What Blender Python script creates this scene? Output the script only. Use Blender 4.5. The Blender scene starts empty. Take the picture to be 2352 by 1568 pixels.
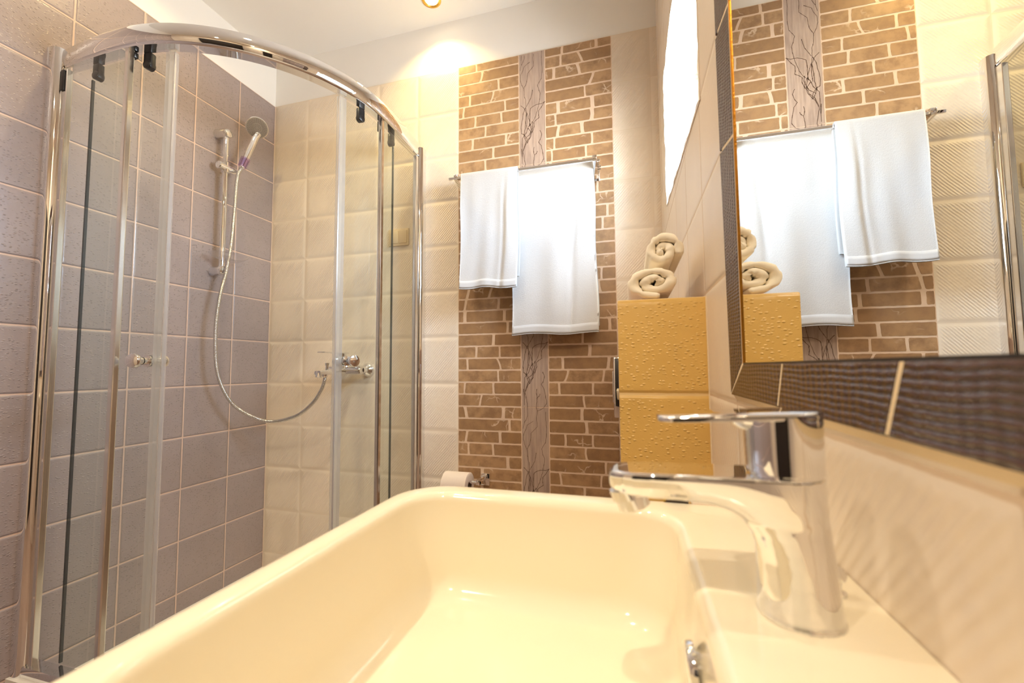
import bpy, bmesh, math, random
from mathutils import Vector, Matrix
random.seed(7)
SC = bpy.context.scene
COL = SC.collection
PI = math.pi
H = 0.98                       # camera height above the floor; geometry below is given relative to it
XL, XR, D = -1.7115, 0.1275, 1.6743   # left wall, right wall, back wall
Y0 = -1.35                     # wall behind the camera
ZF, ZC = -H, 1.57              # floor, ceiling
TT = 1.3334                    # top of the wall tiling

# ------------------------------------------------------------------ camera
cam = bpy.data.cameras.new('camera')
cam.sensor_width = 36.0
cam.sensor_fit = 'HORIZONTAL'
cam.lens = 14.8472
cam.clip_start = 0.01
cam.dof.use_dof = True
cam.dof.focus_distance = 1.45
cam.dof.aperture_fstop = 7.0
co = bpy.data.objects.new('camera', cam)
COL.objects.link(co)
r_ = Vector((0.962858, 0.269917, -0.006996))
u_ = Vector((0.023410, -0.057639, 0.998063))
f_ = Vector((-0.268991, 0.961157, 0.061817))
co.matrix_world = Matrix(((r_.x, u_.x, -f_.x, 0), (r_.y, u_.y, -f_.y, 0), (r_.z, u_.z, -f_.z, H), (0, 0, 0, 1)))
SC.camera = co

# ------------------------------------------------------------------ daylight, lamps, exposure
w = bpy.data.worlds.new('sky')
SC.world = w
w.use_nodes = True
bg = w.node_tree.nodes['Background']
nt = w.node_tree                                  # overcast sky above the horizon, paler ground below it, brightened to light the ceiling
tcw = nt.nodes.new('ShaderNodeTexCoord'); spw = nt.nodes.new('ShaderNodeSeparateXYZ'); mrw = nt.nodes.new('ShaderNodeMapRange'); mxw = nt.nodes.new('ShaderNodeMix')
nt.links.new(tcw.outputs['Generated'], spw.inputs[0]); nt.links.new(spw.outputs[2], mrw.inputs[0])
mrw.inputs[1].default_value = -0.12; mrw.inputs[2].default_value = 0.10
mxw.data_type = 'RGBA'; nt.links.new(mrw.outputs[0], mxw.inputs[0])
mxw.inputs[6].default_value = (0.86, 0.88, 0.90, 1); mxw.inputs[7].default_value = (0.62, 0.78, 1.0, 1)
nt.links.new(mxw.outputs[2], bg.inputs[0])
bg.inputs[1].default_value = 31.0
def area(name, loc, target, sx, sy, power, color, shape='RECTANGLE', spread=PI):
    l = bpy.data.lights.new(name, 'AREA')
    l.shape = shape; l.size = sx
    if shape in ('RECTANGLE', 'ELLIPSE'): l.size_y = sy
    l.energy = power; l.color = color; l.spread = spread
    o = bpy.data.objects.new(name, l); COL.objects.link(o)
    o.location = loc
    o.rotation_euler = (Vector(target) - Vector(loc)).to_track_quat('-Z', 'Y').to_euler()
    return o
# the window's opening, told to the renderer as a portal for the sky
pt = area('window_portal', (XR + 0.18, 1.105, H + 0.72), (XR - 1, 1.105, H + 0.72), 0.66, 0.48, 1, (1, 1, 1))
pt.data.cycles.is_portal = True
# ceiling downlights: (x, y, watts)
DOWN = [(-0.782, 1.555, 1.9, (1.0, 0.74, 0.28)), (-0.80, 0.42, 4.2, (1.0, 0.87, 0.70)), (-0.04, -0.60, 8.5, (1.0, 0.83, 0.58)), (-1.32, 0.98, 2.4, (1.0, 0.75, 0.32)), (-0.80, -0.62, 7.0, (1.0, 0.86, 0.68))]
VS = SC.view_settings
SC.display_settings.display_device = 'sRGB'
VS.view_transform = 'Standard'
VS.look = 'None'
VS.exposure = 0.55
VS.gamma = 1.0
VS.use_curve_mapping = False
SC.cycles.max_bounces = 14
SC.cycles.diffuse_bounces = 6
SC.cycles.glossy_bounces = 8
SC.cycles.transparent_max_bounces = 24
SC.cycles.sample_clamp_indirect = 8.0
SC.cycles.blur_glossy = 0.6

# ------------------------------------------------------------------ materials
def lin(r, g, b):
    f = lambda c: (c / 255 / 12.92) if c / 255 <= 0.04045 else ((c / 255 + 0.055) / 1.055) ** 2.4
    return (f(r), f(g), f(b), 1)

class G:
    """short way to write node graphs"""
    def __init__(s, name):
        s.m = bpy.data.materials.new(name); s.m.use_nodes = True
        s.t = s.m.node_tree; s.p = s.t.nodes['Principled BSDF']; s.out = s.t.nodes['Material Output']
    def put(s, sock, v):
        if isinstance(v, bpy.types.NodeSocket): s.t.links.new(v, sock)
        elif v is not None: sock.default_value = v
    def n(s, kind, **kw):
        nd = s.t.nodes.new(kind)
        for k, v in kw.items(): setattr(nd, k, v)
        return nd
    def math(s, op, a, b=None, c=None):
        nd = s.n('ShaderNodeMath', operation=op)
        s.put(nd.inputs[0], a); s.put(nd.inputs[1], b); s.put(nd.inputs[2], c)
        return nd.outputs[0]
    def ramp(s, v, a, b, lo=0.0, hi=1.0):
        nd = s.n('ShaderNodeMapRange', interpolation_type='SMOOTHSTEP')
        s.put(nd.inputs[0], v); s.put(nd.inputs[1], a); s.put(nd.inputs[2], b); s.put(nd.inputs[3], lo); s.put(nd.inputs[4], hi)
        return nd.outputs[0]
    def mix(s, f, a, b, mode='MIX'):
        nd = s.n('ShaderNodeMix', data_type='RGBA', blend_type=mode)
        s.put(nd.inputs[0], f); s.put(nd.inputs[6], a); s.put(nd.inputs[7], b)
        return nd.outputs[2]
    def xyz(s):
        g = s.n('ShaderNodeNewGeometry'); sp = s.n('ShaderNodeSeparateXYZ'); s.put(sp.inputs[0], g.outputs['Position'])
        return sp.outputs
    def comb(s, x, y, z):
        c = s.n('ShaderNodeCombineXYZ'); s.put(c.inputs[0], x); s.put(c.inputs[1], y); s.put(c.inputs[2], z)
        return c.outputs[0]
    def noise(s, vec, scale, detail=3.0, rough=0.5):
        nd = s.n('ShaderNodeTexNoise'); s.put(nd.inputs['Vector'], vec)
        nd.inputs['Scale'].default_value = scale; nd.inputs['Detail'].default_value = detail; nd.inputs['Roughness'].default_value = rough
        return nd.outputs['Fac']
    def bump(s, h, strength, dist):
        nd = s.n('ShaderNodeBump'); nd.inputs['Strength'].default_value = strength; nd.inputs['Distance'].default_value = dist
        s.put(nd.inputs['Height'], h); s.put(s.p.inputs['Normal'], nd.outputs[0])
    def base(s, col=None, rough=None, metal=None, spec=None):
        s.put(s.p.inputs['Base Color'], col); s.put(s.p.inputs['Roughness'], rough)
        s.put(s.p.inputs['Metallic'], metal); s.put(s.p.inputs['Specular IOR Level'], spec)

def plain(name, col, rough=0.5, metal=0.0, spec=0.5, noise=None):
    g = G(name); g.base(col, rough, metal, spec)
    if noise:
        tc = g.n('ShaderNodeTexCoord')
        g.bump(g.noise(tc.outputs['Object'], noise[0], 4), noise[1], noise[2])
    return g.m

def tile_mat(name, uax, u0, v0, su, sv, col, grout, gw, pillow, relief, rough=0.35, pd=0.0022, rd=0.0012, var=0.05, spec=0.5, slant=1):
    """glazed relief tiles: uax is the horizontal world axis, (u0,v0) a joint crossing, su x sv the tile"""
    g = G(name)
    P = g.xyz()
    U, V = P[uax], P[2]
    u = g.math('DIVIDE', g.math('SUBTRACT', U, u0), su); v = g.math('DIVIDE', g.math('SUBTRACT', V, v0), sv)
    fu, fv = g.math('FRACT', u), g.math('FRACT', v)
    eu = g.math('MULTIPLY', g.math('SUBTRACT', 0.5, g.math('ABSOLUTE', g.math('SUBTRACT', fu, 0.5))), su)
    ev = g.math('MULTIPLY', g.math('SUBTRACT', 0.5, g.math('ABSOLUTE', g.math('SUBTRACT', fv, 0.5))), sv)
    nz = g.math('MULTIPLY', g.math('SUBTRACT', g.noise(g.comb(U, V, 0.0), 60, 2), 0.5), 0.0016)
    e = g.math('ADD', g.math('SMOOTH_MIN', eu, ev, 0.004), nz)
    body = g.ramp(e, gw * 0.5, gw * 0.5 + 0.0012)
    edge = g.ramp(e, gw * 0.3, pillow)
    inner = g.ramp(e, pillow * 0.6, pillow * 1.6)
    if relief == 'drops':
        w1 = g.n('ShaderNodeTexVoronoi', feature='F1'); w1.inputs['Scale'].default_value = 1.0
        w1.inputs['Randomness'].default_value = 0.75
        g.put(w1.inputs['Vector'], g.comb(g.math('MULTIPLY', U, 112.0), g.math('MULTIPLY', V, 195.0), 0.0))
        rnd = g.n('ShaderNodeSeparateColor'); g.put(rnd.inputs[0], w1.outputs['Color'])
        keep = g.ramp(rnd.outputs[0], 0.0, 0.6, 0.5, 1.0)
        h = g.math('MULTIPLY', g.ramp(w1.outputs['Distance'], 0.03, 0.44, 1.0, 0.0), keep)
        h = g.math('ADD', h, g.math('MULTIPLY', g.noise(g.comb(U, V, 0.0), 30, 3), 0.5))
    elif relief == 'diag':
        wob = g.math('MULTIPLY', g.noise(g.comb(U, V, 0.0), 18, 3), 0.006)
        d = g.math('ADD', g.math('SUBTRACT', U, g.math('MULTIPLY', V, 0.9 * slant)), wob)
        s_ = g.math('SINE', g.math('MULTIPLY', d, 2 * PI / 0.0112))
        amp = g.ramp(g.noise(g.comb(U, V, 3.0), 7, 2), 0.33, 0.62, 0.25, 1.0)
        h = g.math('MULTIPLY', g.math('ADD', g.math('MULTIPLY', s_, 0.5), 0.5), amp)
        h = g.math('ADD', h, g.math('MULTIPLY', g.noise(g.comb(U, V, 0.0), 55, 3), 0.7))
    hh = g.math('ADD', g.math('MULTIPLY', edge, pd), g.math('MULTIPLY', g.math('MULTIPLY', h, inner), rd))
    g.bump(hh, 1.0, 1.0)
    cell = g.n('ShaderNodeTexWhiteNoise', noise_dimensions='2D')
    g.put(cell.inputs['Vector'], g.comb(g.math('FLOOR', u), g.math('FLOOR', v), 0.0))
    k = g.math('ADD', 1.0 - var, g.math('MULTIPLY', cell.outputs['Value'], 2 * var))
    k = g.math('MULTIPLY', k, g.math('ADD', 0.93, g.math('MULTIPLY', g.noise(g.comb(U, V, 0.0), 9, 4), 0.14)))
    c = g.mix(1.0, col, g.comb(k, k, k), 'MULTIPLY')
    g.base(g.mix(body, grout, c), g.math('ADD', 0.75, g.math('MULTIPLY', body, rough - 0.75)), 0.0, spec)
    return g.m

GR_P, GR_C = lin(214, 186, 168), lin(226, 212, 194)
M = {}
zrow = H - 0.0666
M['mauve'] = tile_mat('mauve_relief_tile', 1, D, zrow, 0.2, 0.2, lin(162, 148, 145), GR_P, 0.0036, 0.0065, 'drops', 0.26, rd=0.0016, spec=0.55)
M['cream_back'] = tile_mat('cream_ridged_tile', 0, XL + 0.004, zrow, 0.2008, 0.2, lin(234, 220, 200), lin(228, 212, 190), 0.0014, 0.012, 'diag', 0.34, pd=0.0013, rd=0.0012)
M['cream_right'] = tile_mat('cream_ridged_tile_side', 1, 0.787, H - 0.047, 0.2, 0.172, lin(234, 220, 202), lin(212, 190, 164), 0.002, 0.007, 'diag', 0.34, pd=0.0014, rd=0.0008, slant=-1)
M['cream_front'] = tile_mat('cream_ridged_tile_far', 0, 0.0, zrow, 0.2, 0.2, lin(234, 220, 200), GR_C, 0.002, 0.009, 'diag', 0.34)
M['gold'] = tile_mat('golden_relief_tile', 0, -0.0205 - 0.021, H - 0.0478, 0.2, 0.168, lin(216, 176, 98), lin(224, 192, 134), 0.0034, 0.0075, 'drops', 0.30, rd=0.0011, pd=0.0022, var=0.02)
M['floor'] = tile_mat('floor_tile', 0, 0.0, Y0, 0.333, 0.333, lin(150, 125, 110), lin(170, 150, 135), 0.004, 0.006, 'drops', 0.4)
M['plaster'] = plain('white_plaster', lin(243, 240, 234), 0.85, noise=(60, 0.15, 0.002))
M['white'] = plain('white_lacquer', lin(238, 236, 230), 0.35)
M['ceramic'] = plain('white_ceramic', lin(240, 230, 206), 0.09, 0, 0.55)
M['chrome'] = plain('chrome', (0.86, 0.86, 0.87, 1), 0.035, 1.0)
M['satin'] = plain('satin_aluminium', (0.80, 0.79, 0.77, 1), 0.16, 1.0)
M['grey_plastic'] = plain('grey_plastic', lin(158, 150, 142), 0.35)
M['nozzle'] = plain('rubber_nozzle', lin(90, 84, 80), 0.6)
M['black'] = plain('black_plastic', lin(26, 25, 27), 0.35)
M['rubber'] = plain('dark_glass_edge', lin(30, 42, 44), 0.25)
M['grout'] = plain('cream_grout', lin(232, 212, 176), 0.8, noise=(300, 0.4, 0.001))
M['gilt'] = plain('gilded_edge', lin(214, 146, 52), 0.28, 0.85, noise=(260, 0.5, 0.001))
M['brass'] = plain('brass_ring', lin(226, 178, 84), 0.25, 0.9)
M['door'] = plain('dark_wood_door', lin(34, 26, 22), 0.45, noise=(30, 0.2, 0.002))
M['switch'] = plain('ivory_plastic', lin(226, 204, 166), 0.4)
M['paper'] = plain('tissue_paper', lin(236, 222, 208), 0.95, 0, 0.1, noise=(420, 0.35, 0.001))
M['card'] = plain('cardboard', lin(120, 92, 70), 0.8)
M['tray'] = plain('acrylic_tray', lin(238, 232, 222), 0.2)

def emit(name, col, s):
    g = G(name); g.p.inputs['Base Color'].default_value = (1, 1, 1, 1)
    g.p.inputs['Emission Color'].default_value = col; g.p.inputs['Emission Strength'].default_value = s
    return g.m
M['lens'] = emit('lit_lens', (1.0, 0.86, 0.62, 1), 14.0)

def glass(name, tint, ior=1.45, rough=0.0, gl=1.0, milk=0.0):
    g = G(name); g.t.nodes.remove(g.p)
    tr = g.n('ShaderNodeBsdfTransparent'); tr.inputs[0].default_value = tint
    go = g.n('ShaderNodeBsdfGlossy'); go.inputs['Roughness'].default_value = rough; go.inputs[0].default_value = (gl, gl, gl, 1)
    if milk:
        df = g.n('ShaderNodeBsdfDiffuse'); df.inputs[0].default_value = (0.82, 0.82, 0.82, 1); t2 = g.n('ShaderNodeBsdfTranslucent'); t2.inputs[0].default_value = (0.82, 0.82, 0.82, 1)
        a2 = g.n('ShaderNodeMixShader'); a2.inputs[0].default_value = 0.5; g.put(a2.inputs[1], df.outputs[0]); g.put(a2.inputs[2], t2.outputs[0])
        m2 = g.n('ShaderNodeMixShader'); m2.inputs[0].default_value = milk; g.put(m2.inputs[1], tr.outputs[0]); g.put(m2.inputs[2], a2.outputs[0]); tr = m2
    fr = g.n('ShaderNodeFresnel'); fr.inputs[0].default_value = ior
    mx = g.n('ShaderNodeMixShader'); ge = g.n('ShaderNodeNewGeometry')
    g.put(mx.inputs[0], g.math('MULTIPLY', fr.outputs[0], g.math('SUBTRACT', 1.0, ge.outputs['Backfacing']))); g.put(mx.inputs[1], tr.outputs[0]); g.put(mx.inputs[2], go.outputs[0])
    g.put(g.out.inputs[0], mx.outputs[0])
    return g.m
M['glass'] = glass('shower_glass', (0.955, 0.975, 0.965, 1))
M['pane'] = glass('window_glass', (0.98, 0.99, 0.99, 1))
M['clear'] = glass('clear_plastic', (0.92, 0.91, 0.94, 1), 1.8, 0.08, 1.0, 0.10)
M['lilac'] = glass('lilac_plastic', (0.84, 0.76, 0.90, 1), 1.55, 0.06)
M['seal'] = glass('frosted_seal', (0.96, 0.96, 0.96, 1), 1.5, 0.2, 1.0, 0.30)
g = G('mirror_silver'); g.t.nodes.remove(g.p)
go = g.n('ShaderNodeBsdfGlossy'); go.inputs['Roughness'].default_value = 0.0; go.inputs[0].default_value = (0.93, 0.94, 0.92, 1)
g.put(g.out.inputs[0], go.outputs[0]); M['mirror'] = g.m

def terry(name, col, sc=900, bs=0.5):
    g = G(name); tc = g.n('ShaderNodeTexCoord')
    g.base(col, 0.95, 0, 0.1)
    g.p.inputs['Sheen Weight'].default_value = 0.25
    h = g.math('ADD', g.noise(tc.outputs['Object'], sc, 2), g.math('MULTIPLY', g.noise(tc.outputs['Object'], sc * 0.28, 3), 0.8))
    g.bump(h, bs, 0.002)
    return g.m
M['terry'] = terry('white_terry', lin(211, 210, 208))
M['terry_roll'] = terry('cream_terry', lin(250, 241, 222), 700, 0.10)
g = G('woven_hem'); tc = g.n('ShaderNodeTexCoord'); sp = g.n('ShaderNodeSeparateXYZ'); g.put(sp.inputs[0], tc.outputs['Object'])
g.base(lin(208, 208, 208), 0.8, 0, 0.2)
g.bump(g.math('SINE', g.math('MULTIPLY', sp.outputs[0], 2600.0)), 0.08, 0.0006); M['hem'] = g.m

# stone bricks printed on tile: colour varies brick by brick, with pale veins
g = G('brown_stone_brick'); P = g.xyz(); gi = g.n('ShaderNodeNewGeometry'); rnd = gi.outputs['Random Per Island']
vec = g.comb(P[0], g.math('ADD', P[1], g.math('MULTIPLY', rnd, 9.0)), P[2])
nz = g.noise(vec, 26, 5, 0.6)
ve = g.n('ShaderNodeTexVoronoi', feature='DISTANCE_TO_EDGE'); ve.inputs['Scale'].default_value = 17.0
wn = g.n('ShaderNodeTexNoise'); wn.inputs['Scale'].default_value = 40.0; g.put(wn.inputs['Vector'], vec)
av = g.n('ShaderNodeVectorMath', operation='MULTIPLY_ADD'); g.put(av.inputs[0], wn.outputs['Color']); av.inputs[1].default_value = (0.03, 0.03, 0.03); g.put(av.inputs[2], vec)
g.put(ve.inputs['Vector'], av.outputs[0])
vein = g.math('MULTIPLY', g.ramp(ve.outputs['Distance'], 0.012, 0.05, 1.0, 0.0), g.ramp(g.noise(vec, 11, 2), 0.56, 0.70))
c = g.mix(rnd, lin(158, 122, 84), lin(184, 148, 108))
c = g.mix(g.ramp(nz, 0.35, 0.72), c, lin(146, 112, 80))
c = g.mix(g.math('MULTIPLY', vein, 0.75), c, lin(222, 198, 172))
g.base(c, 0.42); g.bump(nz, 0.35, 0.002); M['brick'] = g.m
M['brick_grout'] = plain('pale_brick_joint', lin(222, 196, 170), 0.6, noise=(120, 0.4, 0.002))
g = G('weathered_plank_print'); P = g.xyz()
nz = g.noise(g.comb(g.math('MULTIPLY', P[0], 120.0), 0.0, g.math('MULTIPLY', P[2], 7.0)), 1.0, 5, 0.6)
nb = g.noise(g.comb(g.math('MULTIPLY', P[0], 22.0), 0.0, g.math('MULTIPLY', P[2], 5.0)), 1.0, 3)
c = g.mix(g.ramp(nz, 0.3, 0.75), lin(188, 166, 150), lin(164, 142, 128))
c = g.mix(g.ramp(nb, 0.52, 0.72, 0, 0.6), c, lin(140, 118, 108))
g.base(c, 0.45); M['plank'] = g.m
M['twig'] = plain('twig_print', lin(102, 78, 64), 0.5)
# brown frame tiles with wavy horizontal ridges
def frame_mat(name, cross):
    g = G(name); P = g.xyz()
    wv = g.noise(g.comb(g.math('MULTIPLY', P[1], 16.0), 0.0, g.math('MULTIPLY', P[2], 170.0)), 1.0, 3, 0.55)
    w2 = g.math('SINE', g.math('MULTIPLY', g.math('ADD', P[2], g.math('MULTIPLY', g.noise(g.comb(P[1], 0.0, P[2]), 20, 2), 0.007)), 2 * PI / 0.0042))
    w3 = g.math('SINE', g.math('MULTIPLY', g.math('ADD', P[1], g.math('MULTIPLY', g.noise(g.comb(P[1], 0.0, P[2]), 40, 2), 0.006)), 2 * PI / 0.009))
    h = g.math('ADD', g.math('ADD', g.math('MULTIPLY', w2, 0.45), g.math('MULTIPLY', wv, 1.5)), g.math('MULTIPLY', w3, cross))
    g.base(g.mix(g.ramp(h, 0.3, 1.4), lin(60, 42, 41), lin(82, 58, 56)), 0.27, 0, 0.6); g.bump(h, 0.8, 0.0011); return g.m
M['frame'] = frame_mat('brown_ridged_tile', 0.12)
M['frame_up'] = frame_mat('brown_cross_ridged_tile', 0.55)
# braided hose
g = G('chrome_hose'); g.base((0.62, 0.62, 0.62, 1), 0.2, 1.0); M['hose'] = g.m

# ------------------------------------------------------------------ mesh helpers (positions relative to the camera height H)
def V3(p): return Vector((p[0], p[1], p[2] + H))
POS = {}
def obj(name, bm, mat, parent=None, smooth=False, auto=None):
    me = bpy.data.meshes.new(name)
    bmesh.ops.recalc_face_normals(bm, faces=bm.faces)
    if parent is not None:
        bmesh.ops.translate(bm, verts=bm.verts, vec=-POS[parent.name])
    bm.to_mesh(me); bm.free()
    for f in me.polygons: f.use_smooth = smooth or auto is not None
    for m in (mat if isinstance(mat, (list, tuple)) else [mat]): me.materials.append(m)
    o = bpy.data.objects.new(name, me); COL.objects.link(o)
    if auto is not None:
        me.set_sharp_from_angle(angle=math.radians(auto))
    if parent is not None: o.parent = parent
    POS[o.name] = POS[parent.name] if parent is not None else Vector((0, 0, 0))
    return o
def solo(name, bm, mat, base, label, cat, group=None, smooth=False, auto=None):
    """a thing that is one mesh, its origin moved to its base"""
    bmesh.ops.translate(bm, verts=bm.verts, vec=-V3(base))
    o = obj(name, bm, mat, None, smooth, auto); o.location = V3(base)
    POS[o.name] = V3(base)
    return tag(o, label, cat, group)
def tag(o, label, cat, group=None):
    o['label'] = label; o['category'] = cat
    if group: o['group'] = group
    return o
def thing(name, base, label, cat, group=None):
    o = bpy.data.objects.new(name, None); COL.objects.link(o); o.location = V3(base); o.empty_display_size = 0.05
    POS[o.name] = V3(base)
    return tag(o, label, cat, group)
def struct(o): o['kind'] = 'structure'; return o
def B(): return bmesh.new()

def box(bm, x0, x1, y0, y1, z0, z1, bevel=0.0, seg=2, mi=0):
    r = bmesh.ops.create_cube(bm, size=1)
    vs = r['verts']
    for v in vs:
        v.co = Vector(((x0 + x1) / 2 + v.co.x * (x1 - x0), (y0 + y1) / 2 + v.co.y * (y1 - y0), (z0 + z1) / 2 + H + v.co.z * (z1 - z0)))
    fs = list({f for v in vs for f in v.link_faces})
    for f in fs: f.material_index = mi
    if bevel:
        es = list({e for v in vs for e in v.link_edges})
        bmesh.ops.bevel(bm, geom=es, offset=bevel, segments=seg, profile=0.5, affect='EDGES', clamp_overlap=True)
    return bm
def frame_of(d):
    d = d.normalized(); a = Vector((0, 0, 1)) if abs(d.z) < 0.95 else Vector((1, 0, 0))
    x = d.cross(a).normalized(); return x, x.cross(d).normalized()
def lathe(bm, p0, axis, prof, n=32, cap=True):
    """prof: (distance along axis, radius)"""
    p0 = V3(p0); axis = Vector(axis).normalized(); x, y = frame_of(axis)
    rings = []
    for t, r in prof:
        rings.append([bm.verts.new(p0 + axis * t + (x * math.cos(2 * PI * i / n) + y * math.sin(2 * PI * i / n)) * r) for i in range(n)])
    for a, b in zip(rings, rings[1:]):
        for i in range(n): bm.faces.new((a[i], a[(i + 1) % n], b[(i + 1) % n], b[i]))
    if cap:
        bm.faces.new(rings[0][::-1]); bm.faces.new(rings[-1])
    return bm
def cyl(bm, p0, p1, r, n=24, bev=0.0):
    a, b = Vector(p0), Vector(p1); L = (b - a).length
    prof = [(0, r), (L, r)] if not bev else [(0, r - bev), (bev, r), (L - bev, r), (L, r - bev)]
    return lathe(bm, p0, b - a, prof, n)
def sweep(bm, pts, prof, closed_prof=True, cap=True, up=Vector((0, 0, 1)), side=None):
    """sweep a 2-D outline (side, up) along horizontal-ish points"""
    P_ = [V3(p) for p in pts]; rings = []
    for i, p in enumerate(P_):
        d = (P_[min(i + 1, len(P_) - 1)] - P_[max(i - 1, 0)]).normalized()
        s = d.cross(up).normalized(); k = side[i] if side else 1.0
        rings.append([bm.verts.new(p + s * (a * k if a > 0 else a) + up * b) for a, b in prof])
    n = len(prof)
    for a, b in zip(rings, rings[1:]):
        for i in range(n if closed_prof else n - 1): bm.faces.new((a[i], a[(i + 1) % n], b[(i + 1) % n], b[i]))
    if cap and closed_prof: bm.faces.new(rings[0][::-1]); bm.faces.new(rings[-1])
    return bm
def tube(bm, pts, r, n=12, radii=None):
    P_ = [V3(p) for p in pts]; rings = []; ref = None
    for i, p in enumerate(P_):
        d = (P_[min(i + 1, len(P_) - 1)] - P_[max(i - 1, 0)]).normalized()
        if ref is None: ref, _ = frame_of(d)
        ref = (ref - d * ref.dot(d)).normalized(); y = d.cross(ref)
        rr = radii[i] if radii else r
        rings.append([bm.verts.new(p + (ref * math.cos(2 * PI * k / n) + y * math.sin(2 * PI * k / n)) * rr) for k in range(n)])
    for a, b in zip(rings, rings[1:]):
        for k in range(n): bm.faces.new((a[k], a[(k + 1) % n], b[(k + 1) % n], b[k]))
    bm.faces.new(rings[0][::-1]); bm.faces.new(rings[-1])
    return bm
def spline(pts, per=12):
    P_ = [Vector(p) for p in pts]; out = []
    for i in range(len(P_) - 1):
        p0, p1, p2, p3 = P_[max(i - 1, 0)], P_[i], P_[i + 1], P_[min(i + 2, len(P_) - 1)]
        for k in range(per):
            t = k / per
            out.append(0.5 * ((2 * p1) + (p2 - p0) * t + (2 * p0 - 5 * p1 + 4 * p2 - p3) * t * t + (3 * p1 - p0 - 3 * p2 + p3) * t ** 3))
    out.append(P_[-1]); return out
def rrect(x0, x1, y0, y1, r, n=8):
    """rounded rectangle, counter-clockwise; r one radius or four (x1y1, x0y1, x0y0, x1y0)"""
    rs = r if isinstance(r, (list, tuple)) else [r] * 4
    out = []
    for (cx, cy, sx, sy, a0), rr in zip(((x1, y1, -1, -1, 0), (x0, y1, 1, -1, 90), (x0, y0, 1, 1, 180), (x1, y0, -1, 1, 270)), rs):
        for k in range(n + 1):
            a = math.radians(a0 + 90 * k / n)
            out.append((cx + sx * rr + rr * math.cos(a), cy + sy * rr + rr * math.sin(a)))
    return out
def loft(bm, rings, cap0=True, cap1=True):
    R = [[bm.verts.new(V3(p)) for p in ring] for ring in rings]
    n = len(R[0])
    for a, b in zip(R, R[1:]):
        for i in range(n): bm.faces.new((a[i], a[(i + 1) % n], b[(i + 1) % n], b[i]))
    if cap0: bm.faces.new(R[0][::-1])
    if cap1: bm.faces.new(R[-1])
    return bm
def prism_y(bm, poly, y0, y1):
    """polygon in (x, z) extruded along y"""
    return loft(bm, [[(x, y0, z) for x, z in poly], [(x, y1, z) for x, z in poly]])

# ------------------------------------------------------------------ the room
T = 0.01
def wall_panel(bm, ax, c, t, u0, u1, z0, z1):
    if ax == 'x': box(bm, min(c, c + t), max(c, c + t), u0, u1, z0, z1)
    else: box(bm, u0, u1, min(c, c + t), max(c, c + t), z0, z1)
struct(obj('floor', box(B(), XL - 0.2, XR + 0.35, Y0 - 0.2, D + 0.2, ZF - 0.1, ZF), M['floor']))
struct(obj('ceiling', box(B(), XL - 0.2, XR + 0.35, Y0 - 0.2, D + 0.2, ZC, ZC + 0.1), M['plaster']))
wl = struct(obj('wall_left', box(B(), XL - 0.2, XL - T, Y0 - 0.2, D + 0.2, ZF, ZC), M['plaster']))
obj('mauve_tiling', box(B(), XL - T, XL, Y0, D, ZF, TT), M['mauve'], wl)
wb = struct(obj('wall_back', box(B(), XL - T, XR + 0.31, D + T, D + 0.2, ZF, ZC), M['plaster']))
BL, BR = -0.7075, -0.0447
obj('cream_tiling', box(B(), XL, BL, D, D + T, ZF, TT), M['cream_back'], wb)
obj('cream_tiling', box(B(), BR, XR + 0.01, D, D + T, ZF, TT), M['cream_back'], wb)
wf = struct(obj('wall_front', box(B(), XL - T, XR + 0.31, Y0 - 0.2, Y0, ZF, ZC), M['cream_front']))
dr = struct(obj('door_1', box(B(), -0.98, 0.06, Y0, Y0 + 0.03, ZF, ZF + 2.02, 0.004), M['door']))  # unseen door, widened and darkened to give black reflections in the tap
b = B()
for x in (-1.03, 0.06): box(b, x, x + 0.05, Y0, Y0 + 0.045, ZF, ZF + 2.07, 0.003)
box(b, -1.03, 0.11, Y0, Y0 + 0.045, ZF + 2.02, ZF + 2.08, 0.003)
obj('door_frame', b, M['door'], dr)
b = B(); cyl(b, (-0.90, Y0 + 0.03, 0.05), (-0.90, Y0 + 0.08, 0.05), 0.01); cyl(b, (-0.905, Y0 + 0.075, 0.05), (-0.78, Y0 + 0.075, 0.05), 0.009)
obj('door_handle', b, M['chrome'], dr, auto=40)

# right wall with its window opening (sloping cut of the sill tiles)
WY0, WY1, WZ0, WZ1, WZT = 0.765, 1.435, 0.460, 0.521, 0.95
def holed(bm, x0, x1):
    sl = lambda y: WZ0 + (WZ1 - WZ0) * (y - WY0) / (WY1 - WY0)
    ya, yb = Y0, D + T
    quads = [[(ya, ZF), (WY0, ZF), (WY0, ZC), (ya, ZC)], [(WY1, ZF), (yb, ZF), (yb, ZC), (WY1, ZC)],
             [(WY0, ZF), (WY1, ZF), (WY1, sl(WY1)), (WY0, sl(WY0))], [(WY0, WZT), (WY1, WZT), (WY1, ZC), (WY0, ZC)]]
    for q in quads:
        loft(bm, [[(x0, y, z) for y, z in q], [(x1, y, z) for y, z in q]])
    return bm
wr = struct(obj('wall_right', holed(B(), XR + T, XR + 0.30), M['plaster']))
obj('cream_tiling', holed(B(), XR, XR + T), M['cream_right'], wr)
b = B(); e = 0.006                      # tiled lining of the window recess, with broken tile edges towards the room
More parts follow.
